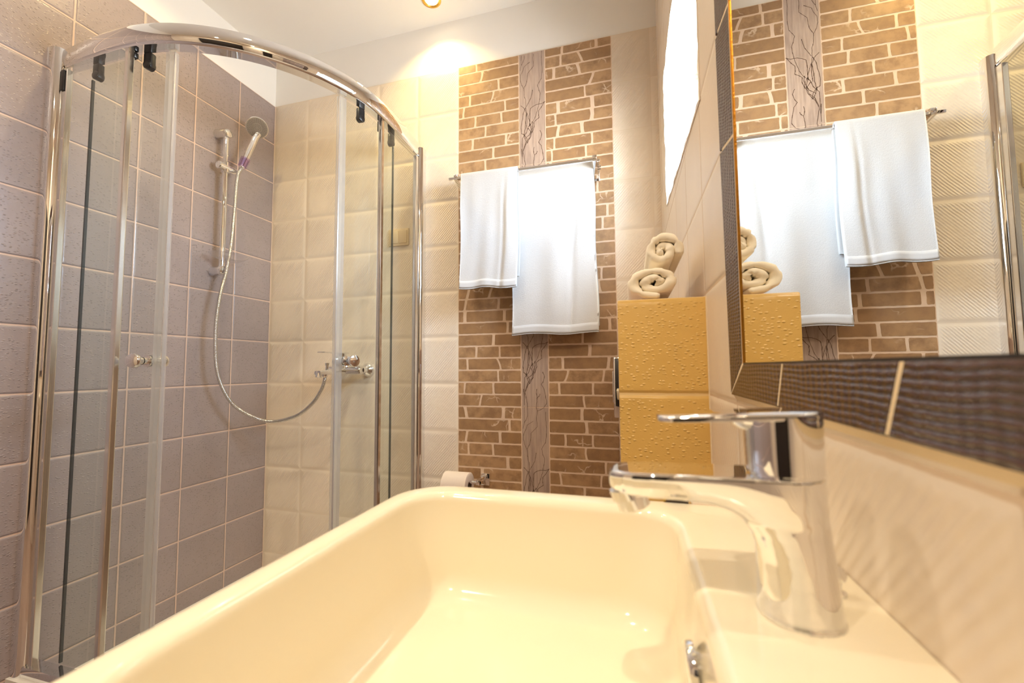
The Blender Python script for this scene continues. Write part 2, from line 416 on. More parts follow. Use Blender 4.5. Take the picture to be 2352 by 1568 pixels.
def lining(b, pts_in, out):
    n = len(pts_in)
    A = [b.verts.new(V3((XR - 0.0015 + random.uniform(-0.002, 0.001), y + random.uniform(-0.0015, 0.0015), z))) for y, z in pts_in]
    Bv = [b.verts.new(V3((XR + 0.29, y, z))) for y, z in pts_in]
    for i in range(n - 1): b.faces.new((A[i], A[i + 1], Bv[i + 1], Bv[i]))
    C_ = [b.verts.new(V3((XR - 0.0015, y + out[0], z + out[1]))) for y, z in pts_in]
    for i in range(n - 1): b.faces.new((C_[i], C_[i + 1], A[i + 1], A[i]))
    Dv = [b.verts.new(V3((XR + 0.29, y + out[0], z + out[1]))) for y, z in pts_in]
    for i in range(n - 1): b.faces.new((Dv[i], Bv[i], Bv[i + 1], Dv[i + 1])); b.faces.new((C_[i], Dv[i], Dv[i + 1], C_[i + 1]))
N_ = 24
lining(b, [(WY1 - e, WZ1 + (WZT - WZ1) * i / N_) for i in range(N_ + 1)], (e * 0.9, 0))
lining(b, [(WY0 + (WY1 - WY0) * i / N_, WZT - e) for i in range(N_ + 1)], (0, e * 0.9))
lining(b, [(WY0 + e, WZ0 + (WZT - WZ0) * i / N_) for i in range(N_ + 1)], (-e * 0.9, 0))
lining(b, [(WY0 + (WY1 - WY0) * i / N_, WZ0 + (WZ1 - WZ0) * i / N_ + e) for i in range(N_ + 1)], (0, -e * 0.9))
M['cream_recess'] = tile_mat('cream_ridged_tile_recess', 0, XR, zrow, 0.2, 0.2, lin(236, 228, 214), GR_C, 0.002, 0.006, 'diag', 0.34)
obj('window_recess_tiling', b, M['cream_recess'], wr)
wn_ = bpy.data.objects.new('window_1', None); COL.objects.link(wn_); wn_.location = V3((XR + 0.15, 1.1, 0.5)); POS['window_1'] = V3((XR + 0.15, 1.1, 0.5)); struct(wn_)
b = B(); xf0, xf1 = XR + 0.125, XR + 0.170
y0_, y1_, z0_, z1_ = WY0 + e, WY1 - e, WZ1 + e + 0.001, WZT - e
box(b, xf0, xf1, y0_, y0_ + 0.05, z0_, z1_, 0.004); box(b, xf0, xf1, y1_ - 0.05, y1_, z0_, z1_, 0.004)
box(b, xf0, xf1, y0_, y1_, z0_, z0_ + 0.05, 0.004); box(b, xf0, xf1, y0_, y1_, z1_ - 0.05, z1_, 0.004)
obj('window_frame', b, M['white'], wn_)
obj('window_pane', box(B(), xf0 + 0.022, xf0 + 0.028, y0_ + 0.045, y1_ - 0.045, z0_ + 0.045, z1_ - 0.045), M['pane'], wn_)

# brick-print panel with the twig strip
PL, PR = -0.4283, -0.3190
ROWH = 0.05025; JZ = -0.160
def bricks(bm, x0, x1):
    k0 = int((ZF - JZ) / ROWH) + 8
    n = int((TT - JZ) / ROWH) + 1
    for k in range(k0 - 8, n + 1):
        za, zb = JZ + k * ROWH + 0.0035, JZ + (k + 1) * ROWH - 0.0035
        if za > TT - 0.012 or za < ZF: continue
        zb = min(zb, TT - 0.002)
        W = x1 - x0; cuts = [0.0]
        style = random.random()
        if style < 0.42: cuts += [random.uniform(0.28, 0.72)]
        elif style < 0.75: cuts += sorted((random.uniform(0.06, 0.3), random.uniform(0.5, 0.8)))
        elif style < 0.9: cuts += [random.uniform(0.78, 0.93)]
        else: cuts += sorted((random.uniform(0.2, 0.35), random.uniform(0.62, 0.92)))
        cuts += [1.0]
        sl = [(0, 0)] + [((random.uniform(-1, 1) * 0.9, random.uniform(-0.5, 0.5)) if random.random() < 0.36 else (random.uniform(-.12, .12), random.uniform(-.2, .2))) for _ in cuts[1:-1]] + [(0, 0)]
        big = random.random() < 0.45; ws = [b_ - a_ for a_, b_ in zip(cuts, cuts[1:])]
        qj = [0] + [min((zb - za) * 0.55, 0.35 * W * min(p_, n_)) for p_, n_ in zip(ws, ws[1:])] + [0]
        for i in range(len(cuts) - 1):
            ga = 0.0 if i == 0 else random.uniform(0.0035, 0.0085 if big else 0.005)
            gb = 0.0 if i == len(cuts) - 2 else random.uniform(0.0035, 0.0085 if big else 0.005)
            xa, xb = x0 + W * cuts[i] + ga, x0 + W * cuts[i + 1] - gb
            hh = zb - za; qa, qb = qj[i], qj[i + 1]
            A = sl[i]; C_ = sl[i + 1]
            sa = lambda t: xa + qa * (A[0] * (t - 0.5) + 0.25 * A[1] * math.sin(PI * t)) + random.uniform(-.0005, .0005)
            sb = lambda t: xb + qb * (C_[0] * (t - 0.5) + 0.25 * C_[1] * math.sin(PI * t)) + random.uniform(-.0005, .0005)
            m = max(4, int((xb - xa) / 0.012)); tl = (0.0, 0.1, 0.3, 0.5, 0.7, 0.9, 1.0)
            rows = []
            for ti, t in enumerate(tl):
                inset = 0.0014 if ti in (0, 6) else 0.0
                l_, r_x = sa(t) + inset, sb(t) - inset
                rows.append([bm.verts.new(V3((l_ + (r_x - l_) * j / m, D - 0.0007, za + hh * t + (random.uniform(-.0006, .0006) if ti in (0, 6) else 0)))) for j in range(m + 1)])
            for ra, rb in zip(rows, rows[1:]):
                for j in range(m): bm.faces.new((ra[j], ra[j + 1], rb[j + 1], rb[j]))
            loop = rows[0] + [r0_[-1] for r0_ in rows[1:-1]] + rows[-1][::-1] + [r0_[0] for r0_ in rows[-2:0:-1]]
            bk = [bm.verts.new((v.co.x, D + 0.002, v.co.z)) for v in loop]
            n_ = len(loop)
            for j in range(n_): bm.faces.new((loop[j], loop[(j + 1) % n_], bk[(j + 1) % n_], bk[j]))
    return bm
obj('brick_joint_bed', box(B(), BL, BR, D, D + T, ZF, TT), M['brick_grout'], wb)
b = B(); bricks(b, BL + 0.003, PL - 0.004); bricks(b, PR + 0.004, BR - 0.003)
obj('brick_facing', b, M['brick'], wb)
b = B(); z = JZ
for k in range(-3, 4):
    za, zb = max(ZF, JZ + 0.5025 * k) + 0.0012, min(TT, JZ + 0.5025 * (k + 1)) - 0.0012
    if zb > za: box(b, PL, PR, D - 0.0010, D + 0.002, za, zb)
pk = obj('decor_strip', b, M['plank'], wb)
STROKES = [
 [(215,0),(225,35),(218,90),(223,180),(190,215),(165,240),(160,300),(150,345),(125,390)], [(290,0),(262,18),(225,35)],
 [(130,0),(132,80),(118,120),(100,145),(90,200)], [(103,0),(100,145)], [(185,130),(130,165),(120,200),(95,245),(92,300),(105,350),(125,390)],
 [(125,390),(130,450),(132,480),(142,510),(145,590),(152,640),(165,680),(172,700),(185,760),(205,805),(210,850)], [(212,420),(205,455),(195,500),(170,545),(150,580)],
 [(305,40),(303,90),(306,160),(308,240),(300,320),(280,350),(262,380),(272,430),(288,470),(282,520),(275,560),(268,600),(250,650),(240,690),(215,740),(165,790)],
 [(330,560),(300,575),(250,575),(215,588),(190,605),(182,650),(183,720),(180,760)], [(95,560),(120,585),(135,605),(150,650),(156,700),(150,770),(148,800)],
 [(325,565),(300,605),(270,640),(268,680),(274,712),(245,730),(220,752),(225,790),(212,830),(190,870)], [(140,590),(118,640),(112,690),(100,740),(95,790),(100,845),(120,860),(140,920),(155,950)],
 [(150,650),(140,730),(135,800),(125,870),(108,895),(106,950),(104,1040),(103,1150)], [(185,760),(160,800),(150,840),(120,880)], [(180,760),(195,830),(175,870),(130,905)],
 [(205,740),(210,780),(196,830),(190,890),(165,930),(135,970),(118,1020)], [(165,800),(190,840),(180,900),(140,940),(115,1010),(112,1040),(120,1070),(128,1120),(135,1170)],
 [(120,850),(150,900),(160,950)], [(97,1000),(103,1080)], [(280,840),(297,880),(285,930),(265,955),(290,995),(303,1060),(314,1130),(290,1165)],
 [(222,1000),(217,1040),(225,1080),(221,1120),(216,1168)], [(252,1045),(245,1065),(225,1080)]]
b = B()
for k in range(-2, 4):
    top = JZ + 0.5025 * k
    for st in STROKES:
        pts = []
        for x, t in st:
            u = PL + (PR - PL) * (x - 80) / 250; zz = top - 0.5025 * t / 1170
            pts.append((u, zz))
        w0 = 0.0007 if st[0][1] < 560 else 0.0009
        prev = None
        fine = []
        for (xa, za), (xb, zb) in zip(pts, pts[1:]):
            for j in range(3): fine.append((xa + (xb - xa) * j / 3 + random.uniform(-.0006, .0006), za + (zb - za) * j / 3))
        fine.append(pts[-1])
        fine = [(x, z_) for x, z_ in fine if ZF < z_ < TT - 0.001]
        for i in range(len(fine) - 1):
            (xa, za), (xb, zb) = fine[i], fine[i + 1]
            d = Vector((xb - xa, zb - za)); 
            if d.length < 1e-6: continue
            nrm = Vector((-d.y, d.x)).normalized() * w0 * (1.0 + 0.7 * random.random() * (i % 3 == 0))
            ext = d.normalized() * 0.0005
            b.faces.new([b.verts.new(V3((px, D - 0.0014, pz))) for px, pz in ((xa - ext.x + nrm.x, za - ext.y + nrm.y), (xa - ext.x - nrm.x, za - ext.y - nrm.y), (xb + ext.x - nrm.x, zb + ext.y - nrm.y), (xb + ext.x + nrm.x, zb + ext.y + nrm.y))])
obj('twig_print', b, M['twig'], pk)

# ------------------------------------------------------------------ ceiling lamps
names = ['round brass-ringed ceiling downlight close to the brick panel', 'round ceiling downlight over the middle of the room', 'round ceiling downlight above the near end of the washbasin',
         'round ceiling downlight above the shower enclosure', 'round ceiling downlight in front of the door']
for (x, y, p, colr), lb in zip(DOWN, names):
    t = thing('ceiling_downlight', (x, y, ZC), lb, 'lamp', 'ceiling downlights')
    b = B(); lathe(b, (x, y, ZC), (0, 0, -1), [(0, 0.026), (0, 0.041), (0.003, 0.0415), (0.006, 0.039), (0.007, 0.033), (0.003, 0.028), (0.0, 0.026)], 40, cap=False)
    obj('ring', b, M['brass'], t, auto=40)
    b = B(); lathe(b, (x, y, ZC), (0, 0, -1), [(0, 0.028), (0.002, 0.028), (0.004, 0.022), (0.005, 0.012)], 32)
    obj('lens', b, M['lens'], t, smooth=True)
    area('downlight_beam', (x, y, ZC + H - 0.012), (x, y, 0), 0.05, 0.05, p, colr, 'DISK', math.radians(118 if y > 1.5 else 150))

# ------------------------------------------------------------------ shower enclosure
S = 0.825; R = 0.53; A_ = S - R; YS = 0.84; XS = XL + S
def arc(t, off=0.0):
    a = math.radians(t); return (XL + A_ + (R + off) * math.sin(a), YS + R - (R + off) * math.cos(a))
def path(off=0.0, t0=None, t1=None, start=None, end=None, step=3.0):
    """points along the quadrant: the straight left part, the arc, the straight right part"""
    pts = []
    if start is not None: pts += [(start + (XL + A_ - start) * i / 4, YS - off) for i in range(4)]
    a = t0 if t0 is not None else 0.0; z_ = t1 if t1 is not None else 90.0
    n = max(2, int((z_ - a) / step))
    pts += [arc(a + (z_ - a) * i / n, off) for i in range(n + 1)]
    if end is not None: pts += [(XS + off, D - A_ + (end - D + A_) * i / 4) for i in range(1, 5)]
    return pts
ZB, ZT = -0.862, 0.995
enc = thing('shower_enclosure', (XL + 0.45, D - 0.45, ZB), 'quadrant glass shower enclosure with chrome rail and sliding doors in the tiled corner', 'shower enclosure')
# rail profile (side, up): outer face bulges towards the room
def rail_prof():
    o = [(-0.020, 0.937), (0.012, 0.937)]
    for i in range(9):
        a = -PI / 2 + PI * i / 8
        o.append((0.014 + 0.012 * math.cos(a) ** 0.8 if math.cos(a) > 1e-6 else 0.014, 0.9675 + 0.0285 * math.sin(a)))
    o += [(-0.014, 0.995), (-0.020, 0.988)]
    return o
pts = [(x, y, 0) for x, y in path(0, start=XL + 0.034, end=D - 0.034)]
plen = [0.0]
for p, q in zip(pts, pts[1:]): plen.append(plen[-1] + math.hypot(q[0] - p[0], q[1] - p[1]))
tap = [0.35 + 0.65 * min(1.0, min(l_, plen[-1] - l_) / 0.16) for l_ in plen]
obj('top_rail', sweep(B(), pts, rail_prof(), side=tap), M['chrome'], enc, auto=35)
obj('bottom_rail', sweep(B(), pts, [(-0.018, ZB), (0.016, ZB), (0.018, ZB + 0.01), (0.014, ZB + 0.028), (-0.018, ZB + 0.03)]), M['chrome'], enc, auto=35)
def post_prof(w_, d_):
    n = 9; o = [(0.0, -d_), (0.0, d_)]
    for i in range(n): a = PI / 2 - PI * i / (n - 1); o.append((w_ - d_ + d_ * math.cos(a), d_ * math.sin(a)))
    return o
b = B(); pp = post_prof(0.038, 0.021)
loft(b, [[(XL + s_, YS - 0.004 + t_, z_) for s_, t_ in pp] for z_ in (ZB, 0.999)])
obj('wall_post', b, M['chrome'], enc, auto=35)
b = B(); loft(b, [[(XS + 0.002 + t_, D - s_, z_) for s_, t_ in pp] for z_ in (ZB, 0.978)])
obj('wall_post', b, M['chrome'], enc, auto=35)
def sheet(bm, pl, z0, z1, th=0.006):
    return sweep(bm, [(x, y, 0) for x, y in pl], [(-th / 2, z0), (th / 2, z0), (th / 2, z1), (-th / 2, z1)])
# fixed panes
gz0, gz1 = ZB + 0.02, 0.945
fl = obj('fixed_pane', sheet(B(), [(XL + 0.03, YS), (XL + A_ + 0.02, YS)], gz0, gz1), M['glass'], enc)
obj('edge_profile', box(B(), XL + A_ + 0.016, XL + A_ + 0.034, YS - 0.009, YS + 0.007, gz0, 0.94, 0.003), M['satin'], fl)
fr_ = obj('fixed_pane', sheet(B(), [(XS, D - A_ - 0.02), (XS, D - 0.03)], gz0, gz1), M['glass'], enc)
obj('edge_profile', box(B(), XS - 0.007, XS + 0.009, D - A_ - 0.034, D - A_ - 0.016, gz0, 0.94, 0.003), M['satin'], fr_)
b = B(); box(b, XL + 0.036, XL + 0.062, YS - 0.008, YS + 0.008, gz0, 0.93, 0.002); 
obj('pane_channel', b, M['satin'], enc)
b = B(); box(b, XS - 0.008, XS + 0.008, D - 0.062, D - 0.036, gz0, 0.93, 0.002)
obj('pane_channel', b, M['satin'], enc)
# curved sliding doors, half open
TL, TR = 16.0, 69.5
off = -0.020
dl = path(off, 0, TL, start=-1.580)
drr = path(off, TR, 90, end=1.470)
def knob(door, t):
    x, y = arc(t, off); n_ = (math.sin(math.radians(t)), -math.cos(math.radians(t)), 0)
    for sgn in (1, -1):
        ax = (n_[0] * sgn, n_[1] * sgn, 0); p = (x + ax[0] * 0.003, y + ax[1] * 0.003, 0.026)
        b = B(); lathe(b, p, ax, [(0, 0.0165), (0.003, 0.0165), (0.004, 0.0105), (0.016, 0.0105), (0.0165, 0.0098), (0.0185, 0.0098), (0.019, 0.0105), (0.031, 0.0105), (0.033, 0.015), (0.036, 0.0195), (0.041, 0.0205), (0.046, 0.0185), (0.0485, 0.012), (0.0495, 0.004)], 36)
        k = obj('door_knob', b, M['chrome'], door, auto=40)
        b = B(); lathe(b, (p[0] + ax[0] * 0.0163, p[1] + ax[1] * 0.0163, p[2]), ax, [(0, 0.0108), (0.0024, 0.0108)], 28)
        obj('knob_ring', b, M['black'], door, auto=40)
def roller(door, x, y, tdeg, big=True):
    c, s_ = math.cos(math.radians(tdeg)), math.sin(math.radians(tdeg))
    b = B(); hw = 0.017
    box(b, -hw, hw, -0.011, 0.011, -0.045, 0.012, 0.004)
    lathe(b, (0.0, -0.014, -0.034), (0, 1, 0), [(0, 0.013), (0.002, 0.016), (0.026, 0.016), (0.028, 0.013)], 20)
    for v in b.verts:
        p = v.co.copy(); p.z -= H; p *= 0.78; v.co.x = x + p.x * c - p.y * s_; v.co.y = y + p.x * s_ + p.y * c; v.co.z = p.z + 0.928 + H
    obj('roller', b, M['black'], door, auto=40)
for pl, t, tn in ((dl, TL, 'left'), (drr, TR, 'right')):
    d_ = obj('sliding_door', sheet(B(), pl, gz0 + 0.015, 0.928), M['glass'], enc)
    x, y = arc(t, off); sg = 1 if tn == 'left' else -1
    a = math.radians(t)
    # moulded plastic seal on the leading edge
    b = B(); tx, ty = math.cos(a) * sg, math.sin(a) * sg; nx, ny = math.sin(a), -math.cos(a)
    prof = [(-0.016, 0.0075), (-0.004, 0.0085), (0.004, 0.006), (0.010, 0.008), (0.013, 0.0), (0.010, -0.008), (0.004, -0.006), (-0.004, -0.0085), (-0.016, -0.0075)]
    loft(b, [[(x + tx * p + nx * q, y + ty * p + ny * q, z_) for p, q in prof] for z_ in (gz0 + 0.015, 0.932)])
    obj('edge_seal', b, M['seal'], d_)
    b = B(); loft(b, [[(x + tx * p + nx * q, y + ty * p + ny * q, z_) for p, q in ((0.003, 0.0025), (0.006, 0.0025), (0.006, -0.0025), (0.003, -0.0025))] for z_ in (gz0 + 0.016, 0.931)])
    obj('seal_core', b, M['satin'], d_)
    ex, ey = (pl[0] if tn == 'left' else pl[-1])
    b = B(); box(b, ex - 0.0025, ex + 0.0025, ey - 0.0034, ey + 0.0034, gz0 + 0.015, 0.895)
    obj('trailing_edge', b, M['rubber'], d_)
    knob(d_, t - sg * 4.0)
    if tn == 'left':
        roller(d_, -1.555, YS + 0.018, 0); q = arc(7.0, off - 0.004); roller(d_, q[0], q[1], 7.0)
    else:
        q = arc(79, off - 0.004); roller(d_, q[0], q[1], 79); roller(d_, XS - 0.018, 1.452, 90); q = arc(88, off + 0.02)
b = B(); box(b, XS - 0.016, XS - 0.004, D - A_ - 0.028, D - A_ - 0.008, 0.895, 0.935, 0.003); obj('end_stop', b, M['black'], enc, auto=40)
b = B(); box(b, XL + A_ + 0.012, XL + A_ + 0.036, YS + 0.004, YS + 0.016, 0.918, 0.935, 0.003); obj('end_stop', b, M['black'], enc, auto=40)
b = B(); box(b, XL + 0.040, XL + 0.056, YS - 0.012, YS - 0.008, 0.86, 0.925, 0.0015); obj('end_cap', b, M['black'], enc, auto=40)
# tray under the enclosure
b = B()
outl = [(XL - 0.003, D + 0.003), (XL - 0.003, YS - 0.03)] + [(x, y) for x, y in path(0.03, start=XL + 0.02, end=D - 0.001)] + [(XS + 0.03, D + 0.003)]
inl = [(XL - 0.001, D + 0.001), (XL - 0.001, YS + 0.03)] + [(x, y) for x, y in path(-0.04, start=XL + 0.02, end=D - 0.002)] + [(XS - 0.04, D - 0.001)]
loft(b, [[(x, y, ZF) for x, y in outl], [(x, y, ZB - 0.006) for x, y in outl], [(x, y, ZB) for x, y in outl], [(x, y, ZB) for x, y in inl], [(x, y, ZB - 0.075) for x, y in inl]])
solo('shower_tray', b, M['tray'], (XL + 0.45, D - 0.45, ZF), 'white quadrant shower tray under the glass enclosure', 'shower tray', auto=50)

# ------------------------------------------------------------------ shower set on the mauve wall
BX, BY = XL + 0.05, 1.372
sr = thing('shower_slide_rail', (BX, BY, 0.40), 'vertical chrome slide rail screwed to the mauve tiles', 'shower rail')
obj('rail_tube', cyl(B(), (BX, BY, 0.415), (BX, BY, 1.030), 0.0105, 24), M['chrome'], sr, auto=40)
for z_, sg in ((1.022, 1), (0.418, -1)):
    b = B(); lathe(b, (XL, BY, z_), (1, 0, 0), [(0, 0.020), (0.004, 0.0215), (0.045, 0.0205), (0.060, 0.0190), (0.066, 0.0155), (0.068, 0.009)], 32)
    for v in b.verts:
        k = v.co.x - (XL + 0.03)
        if k > 0: v.co.z += -sg * k * 0.12
    obj('wall_bracket', b, M['satin'] if sg > 0 else M['chrome'], sr, auto=40)
b = B(); cyl(b, (BX, BY - 0.034, 0.868), (BX, BY + 0.040, 0.868), 0.0165, 28, 0.003); cyl(b, (BX, BY, 0.845), (BX, BY, 0.892), 0.0155, 28, 0.002)
lathe(b, (BX, BY + 0.038, 0.868), (0.5, 1, 0.05), [(0, 0.0125), (0.012, 0.0125), (0.018, 0.010)], 24)
obj('slider', b, M['chrome'], sr, auto=40)
# hand shower resting in a lilac clip
HS = Vector((-1.603, 1.4645, 1.072)); HB = Vector((-1.6115, 1.3862, 0.8677))
HB = Vector((-1.628, 1.421, 0.885)); hd = (Vector((-1.607, 1.468, 1.045)) - HB)
ax = hd.normalized()
hs = thing('hand_shower', tuple(HB), 'grey and chrome hand shower head tilted in its lilac clip', 'shower head')
b = B(); tube(b, spline([HB + ax * 0.0, HB + ax * 0.05, HB + ax * 0.12, HB + ax * 0.165, HB + ax * 0.19 + Vector((0.004, 0.002, 0))], 6), 0.011, 20, [0.0095 + 0.0045 * math.sin(min(1, i / 20) * PI * 0.75) for i in range(25)])
obj('handle', b, M['chrome'], hs, smooth=True)
nrm = Vector((0.62, -0.52, -0.52)).normalized()
hc = Vector((-1.612, 1.478, 1.098)) 
b = B(); lathe(b, tuple(hc - nrm * 0.020), nrm, [(0, 0.006), (0.003, 0.024), (0.010, 0.040), (0.020, 0.0455), (0.026, 0.0455), (0.029, 0.043)], 40)
hdm = obj('spray_head', b, M['chrome'], hs, auto=50)
b = B(); lathe(b, tuple(hc + nrm * 0.0088), nrm, [(0, 0.0430), (0.002, 0.0415), (0.0026, 0.019), (0.0042, 0.018), (0.0045, 0.004)], 40)
obj('spray_face', b, M['grey_plastic'], hdm, auto=30)
b = B(); sx, sy = frame_of(nrm)
for rr, n_ in ((0.0085, 8), (0.0145, 12), (0.024, 22), (0.030, 26), (0.036, 30)):
    for i in range(n_):
        a = 2 * PI * i / n_; p = hc + nrm * 0.0108 + (sx * math.cos(a) + sy * math.sin(a)) * rr
        lathe(b, tuple(p), nrm, [(0, 0.0013), (0.0022 if rr > 0.02 else 0.0036, 0.0011)], 6)
obj('nozzles', b, M['nozzle'], hdm)
b = B(); lathe(b, tuple(HB + ax * 0.006), ax, [(0, 0.0135), (0, 0.0175), (0.042, 0.0195), (0.042, 0.0155), (0, 0.0135)], 28, cap=False)
obj('clip', b, M['lilac'], hs, auto=40)
# hose
hp = spline([HB - ax * 0.004, HB - ax * 0.05 + Vector((0, 0.001, 0)), (-1.634, 1.4003, 0.71), (-1.6345, 1.390, 0.535), (-1.635, 1.372, 0.419), (-1.634, 1.343, 0.285), (-1.632, 1.331, 0.14), (-1.631, 1.347, -0.02), (-1.620, 1.405, -0.140),
             (-1.575, 1.47, -0.205), (-1.500, 1.50, -0.226), (-1.378, 1.50, -0.199), (-1.292, 1.492, -0.146), (-1.246, 1.488, -0.092), (-1.228, 1.487, -0.052), (-1.226, 1.487, -0.032)], 34)
L = [0.0]
for a, c in zip(hp, hp[1:]): L.append(L[-1] + (c - a).length)
b = B(); fine = []
tot = L[-1]; st = 0.0014; j = 0
for i in range(int(tot / st)):
    s_ = i * st
    while L[j + 1] < s_: j += 1
    fine.append(hp[j].lerp(hp[j + 1], (s_ - L[j]) / max(1e-9, L[j + 1] - L[j])))
tube(b, fine, 0.007, 10, [0.0074 if i % 4 in (1, 2) else 0.0062 for i in range(len(fine))])
solo('shower_hose', b, M['hose'], tuple(fine[-1]), 'ribbed chrome hose looping from hand shower down to mixer tap', 'hose', smooth=True)
# soap dish
dc = (BX + 0.022, BY + 0.012, 0.455)
b = B(); lathe(b, dc, (0, 0, 1), [(0.0, 0.016), (0.006, 0.030), (0.016, 0.050), (0.028, 0.062), (0.031, 0.063), (0.029, 0.060), (0.018, 0.047), (0.009, 0.028), (0.004, 0.014)], 48)
for v in b.verts: v.co.y = dc[1] + (v.co.y - dc[1]) * 1.25
solo('soap_dish', b, M['clear'], dc, 'clear plastic oval soap dish on the lower end of slide rail', 'soap dish', auto=50)

# mixer tap on the cream wall
mx_ = thing('shower_mixer_tap', (-1.225, D, -0.006), 'chrome bath mixer tap on the cream shower tiles', 'tap')
for x in (-1.148, -1.302):
    b = B(); lathe(b, (x, D, -0.006), (0, -1, 0), [(0, 0.031), (0.002, 0.0315), (0.010, 0.028), (0.022, 0.017), (0.024, 0.0145), (0.05, 0.0145)], 32)
    obj('wall_flange', b, M['chrome'], mx_, auto=40)
b = B(); cyl(b, (-1.312, D - 0.06, -0.006), (-1.138, D - 0.06, -0.006), 0.021, 32, 0.004)
lathe(b, (-1.225, D - 0.06, -0.006), (0, 0, 1), [(0, 0.024), (0.024, 0.023), (0.030, 0.019)], 32)
obj('mixer_body', b, M['chrome'], mx_, auto=40)
b = B(); ys = [D - 0.06, D - 0.10, D - 0.15, D - 0.20, D - 0.232]
loft(b, [[(-1.225 + x * k, y, -0.012 + dz + z * k2) for x, z in rrect(-0.016, 0.016, -0.012, 0.012, 0.008, 5)] for y, k, k2, dz in zip(ys, (1.25, 1.15, 1.0, 0.95, 0.9), (1.2, 1.0, 0.85, 0.75, 0.7), (0.004, 0.003, 0.0, -0.002, -0.004))])
obj('spout', b, M['chrome'], mx_, auto=40)
b = B(); lathe(b, (-1.225, D - 0.222, -0.018), (0, -0.25, -1), [(0, 0.0125), (0.016, 0.0125), (0.018, 0.0105)], 28)
obj('aerator', b, M['chrome'], mx_, auto=40)
b = B(); lathe(b, (-1.225, D - 0.175, -0.004), (0, 0, 1), [(0, 0.008), (0.014, 0.006), (0.026, 0.0095), (0.029, 0.009)], 20)
obj('diverter_knob', b, M['chrome'], mx_, auto=40)
b = B(); lathe(b, (-1.226, D - 0.187, -0.016), (0, 0, -1), [(0, 0.0105), (0.014, 0.0105), (0.017, 0.008)], 20)
obj('hose_outlet', b, M['chrome'], mx_, auto=40)
b = B(); box(b, -1.246, -1.204, D - 0.155, D - 0.06, 0.0665, 0.0725, 0.002); box(b, -1.243, -1.207, D - 0.215, D - 0.150, 0.0670, 0.0712, 0.0018)
lathe(b, (-1.225, D - 0.078, 0.020), (0, -0.1, 1), [(0, 0.018), (0.048, 0.0185)], 24)
obj('lever', b, M['chrome'], mx_, auto=40)
# ivory double switch plate
sw = thing('switch_plate', (-0.992, D, 0.55), 'ivory double switch plate on the cream tiles seen through the fixed pane', 'switch')
obj('plate', box(B(), -1.045, -0.945, D - 0.008, D, 0.552, 0.630, 0.003), M['switch'], sw, auto=40)
for x in (-1.036, -0.992): obj('rocker', box(B(), x, x + 0.040, D - 0.0115, D - 0.006, 0.562, 0.621, 0.0025), M['switch'], sw, auto=40)

# ------------------------------------------------------------------ towel rack and towels
RY, RZ, QY, QZ = D - 0.104, 0.779, D - 0.050, 0.800
tr = thing('towel_rack', (-0.40, D, 0.78), 'chrome double-bar towel rack fixed across the brick panel', 'towel rack')
obj('towel_bar', box(B(), -0.706, -0.108, RY - 0.0035, RY + 0.0035, RZ - 0.005, RZ + 0.005, 0.001), M['chrome'], tr)
obj('towel_bar', box(B(), -0.690, -0.096, QY - 0.003, QY + 0.003, QZ - 0.0045, QZ + 0.0045, 0.001), M['chrome'], tr)
for x, sg in ((-0.112, 1), (-0.672, -1)):
    b = B()
    box(b, x - 0.010, x + 0.012, D - 0.012, D, 0.735, 0.812, 0.0015)
    # slanted arm
    arm = [(D - 0.012, 0.742), (D - 0.012, 0.800), (RY + 0.010, 0.800), (RY - 0.008, 0.787), (RY - 0.008, 0.770)]
    loft(b, [[(x - 0.007, y, z_) for y, z_ in arm], [(x + 0.007, y, z_) for y, z_ in arm]])
    box(b, x - 0.0085, x + 0.0085, RY - 0.0085, RY + 0.0085, RZ - 0.002, RZ + 0.013, 0.001)
    cyl(b, (x, D - 0.03, 0.774), (x + 0.018 * sg, D - 0.03, 0.774), 0.004, 12)
    cyl(b, (x, D - 0.02, 0.79), (x + 0.018 * sg, D - 0.02, 0.79), 0.004, 12)
    obj('bracket', b, M['chrome'], tr, auto=40)

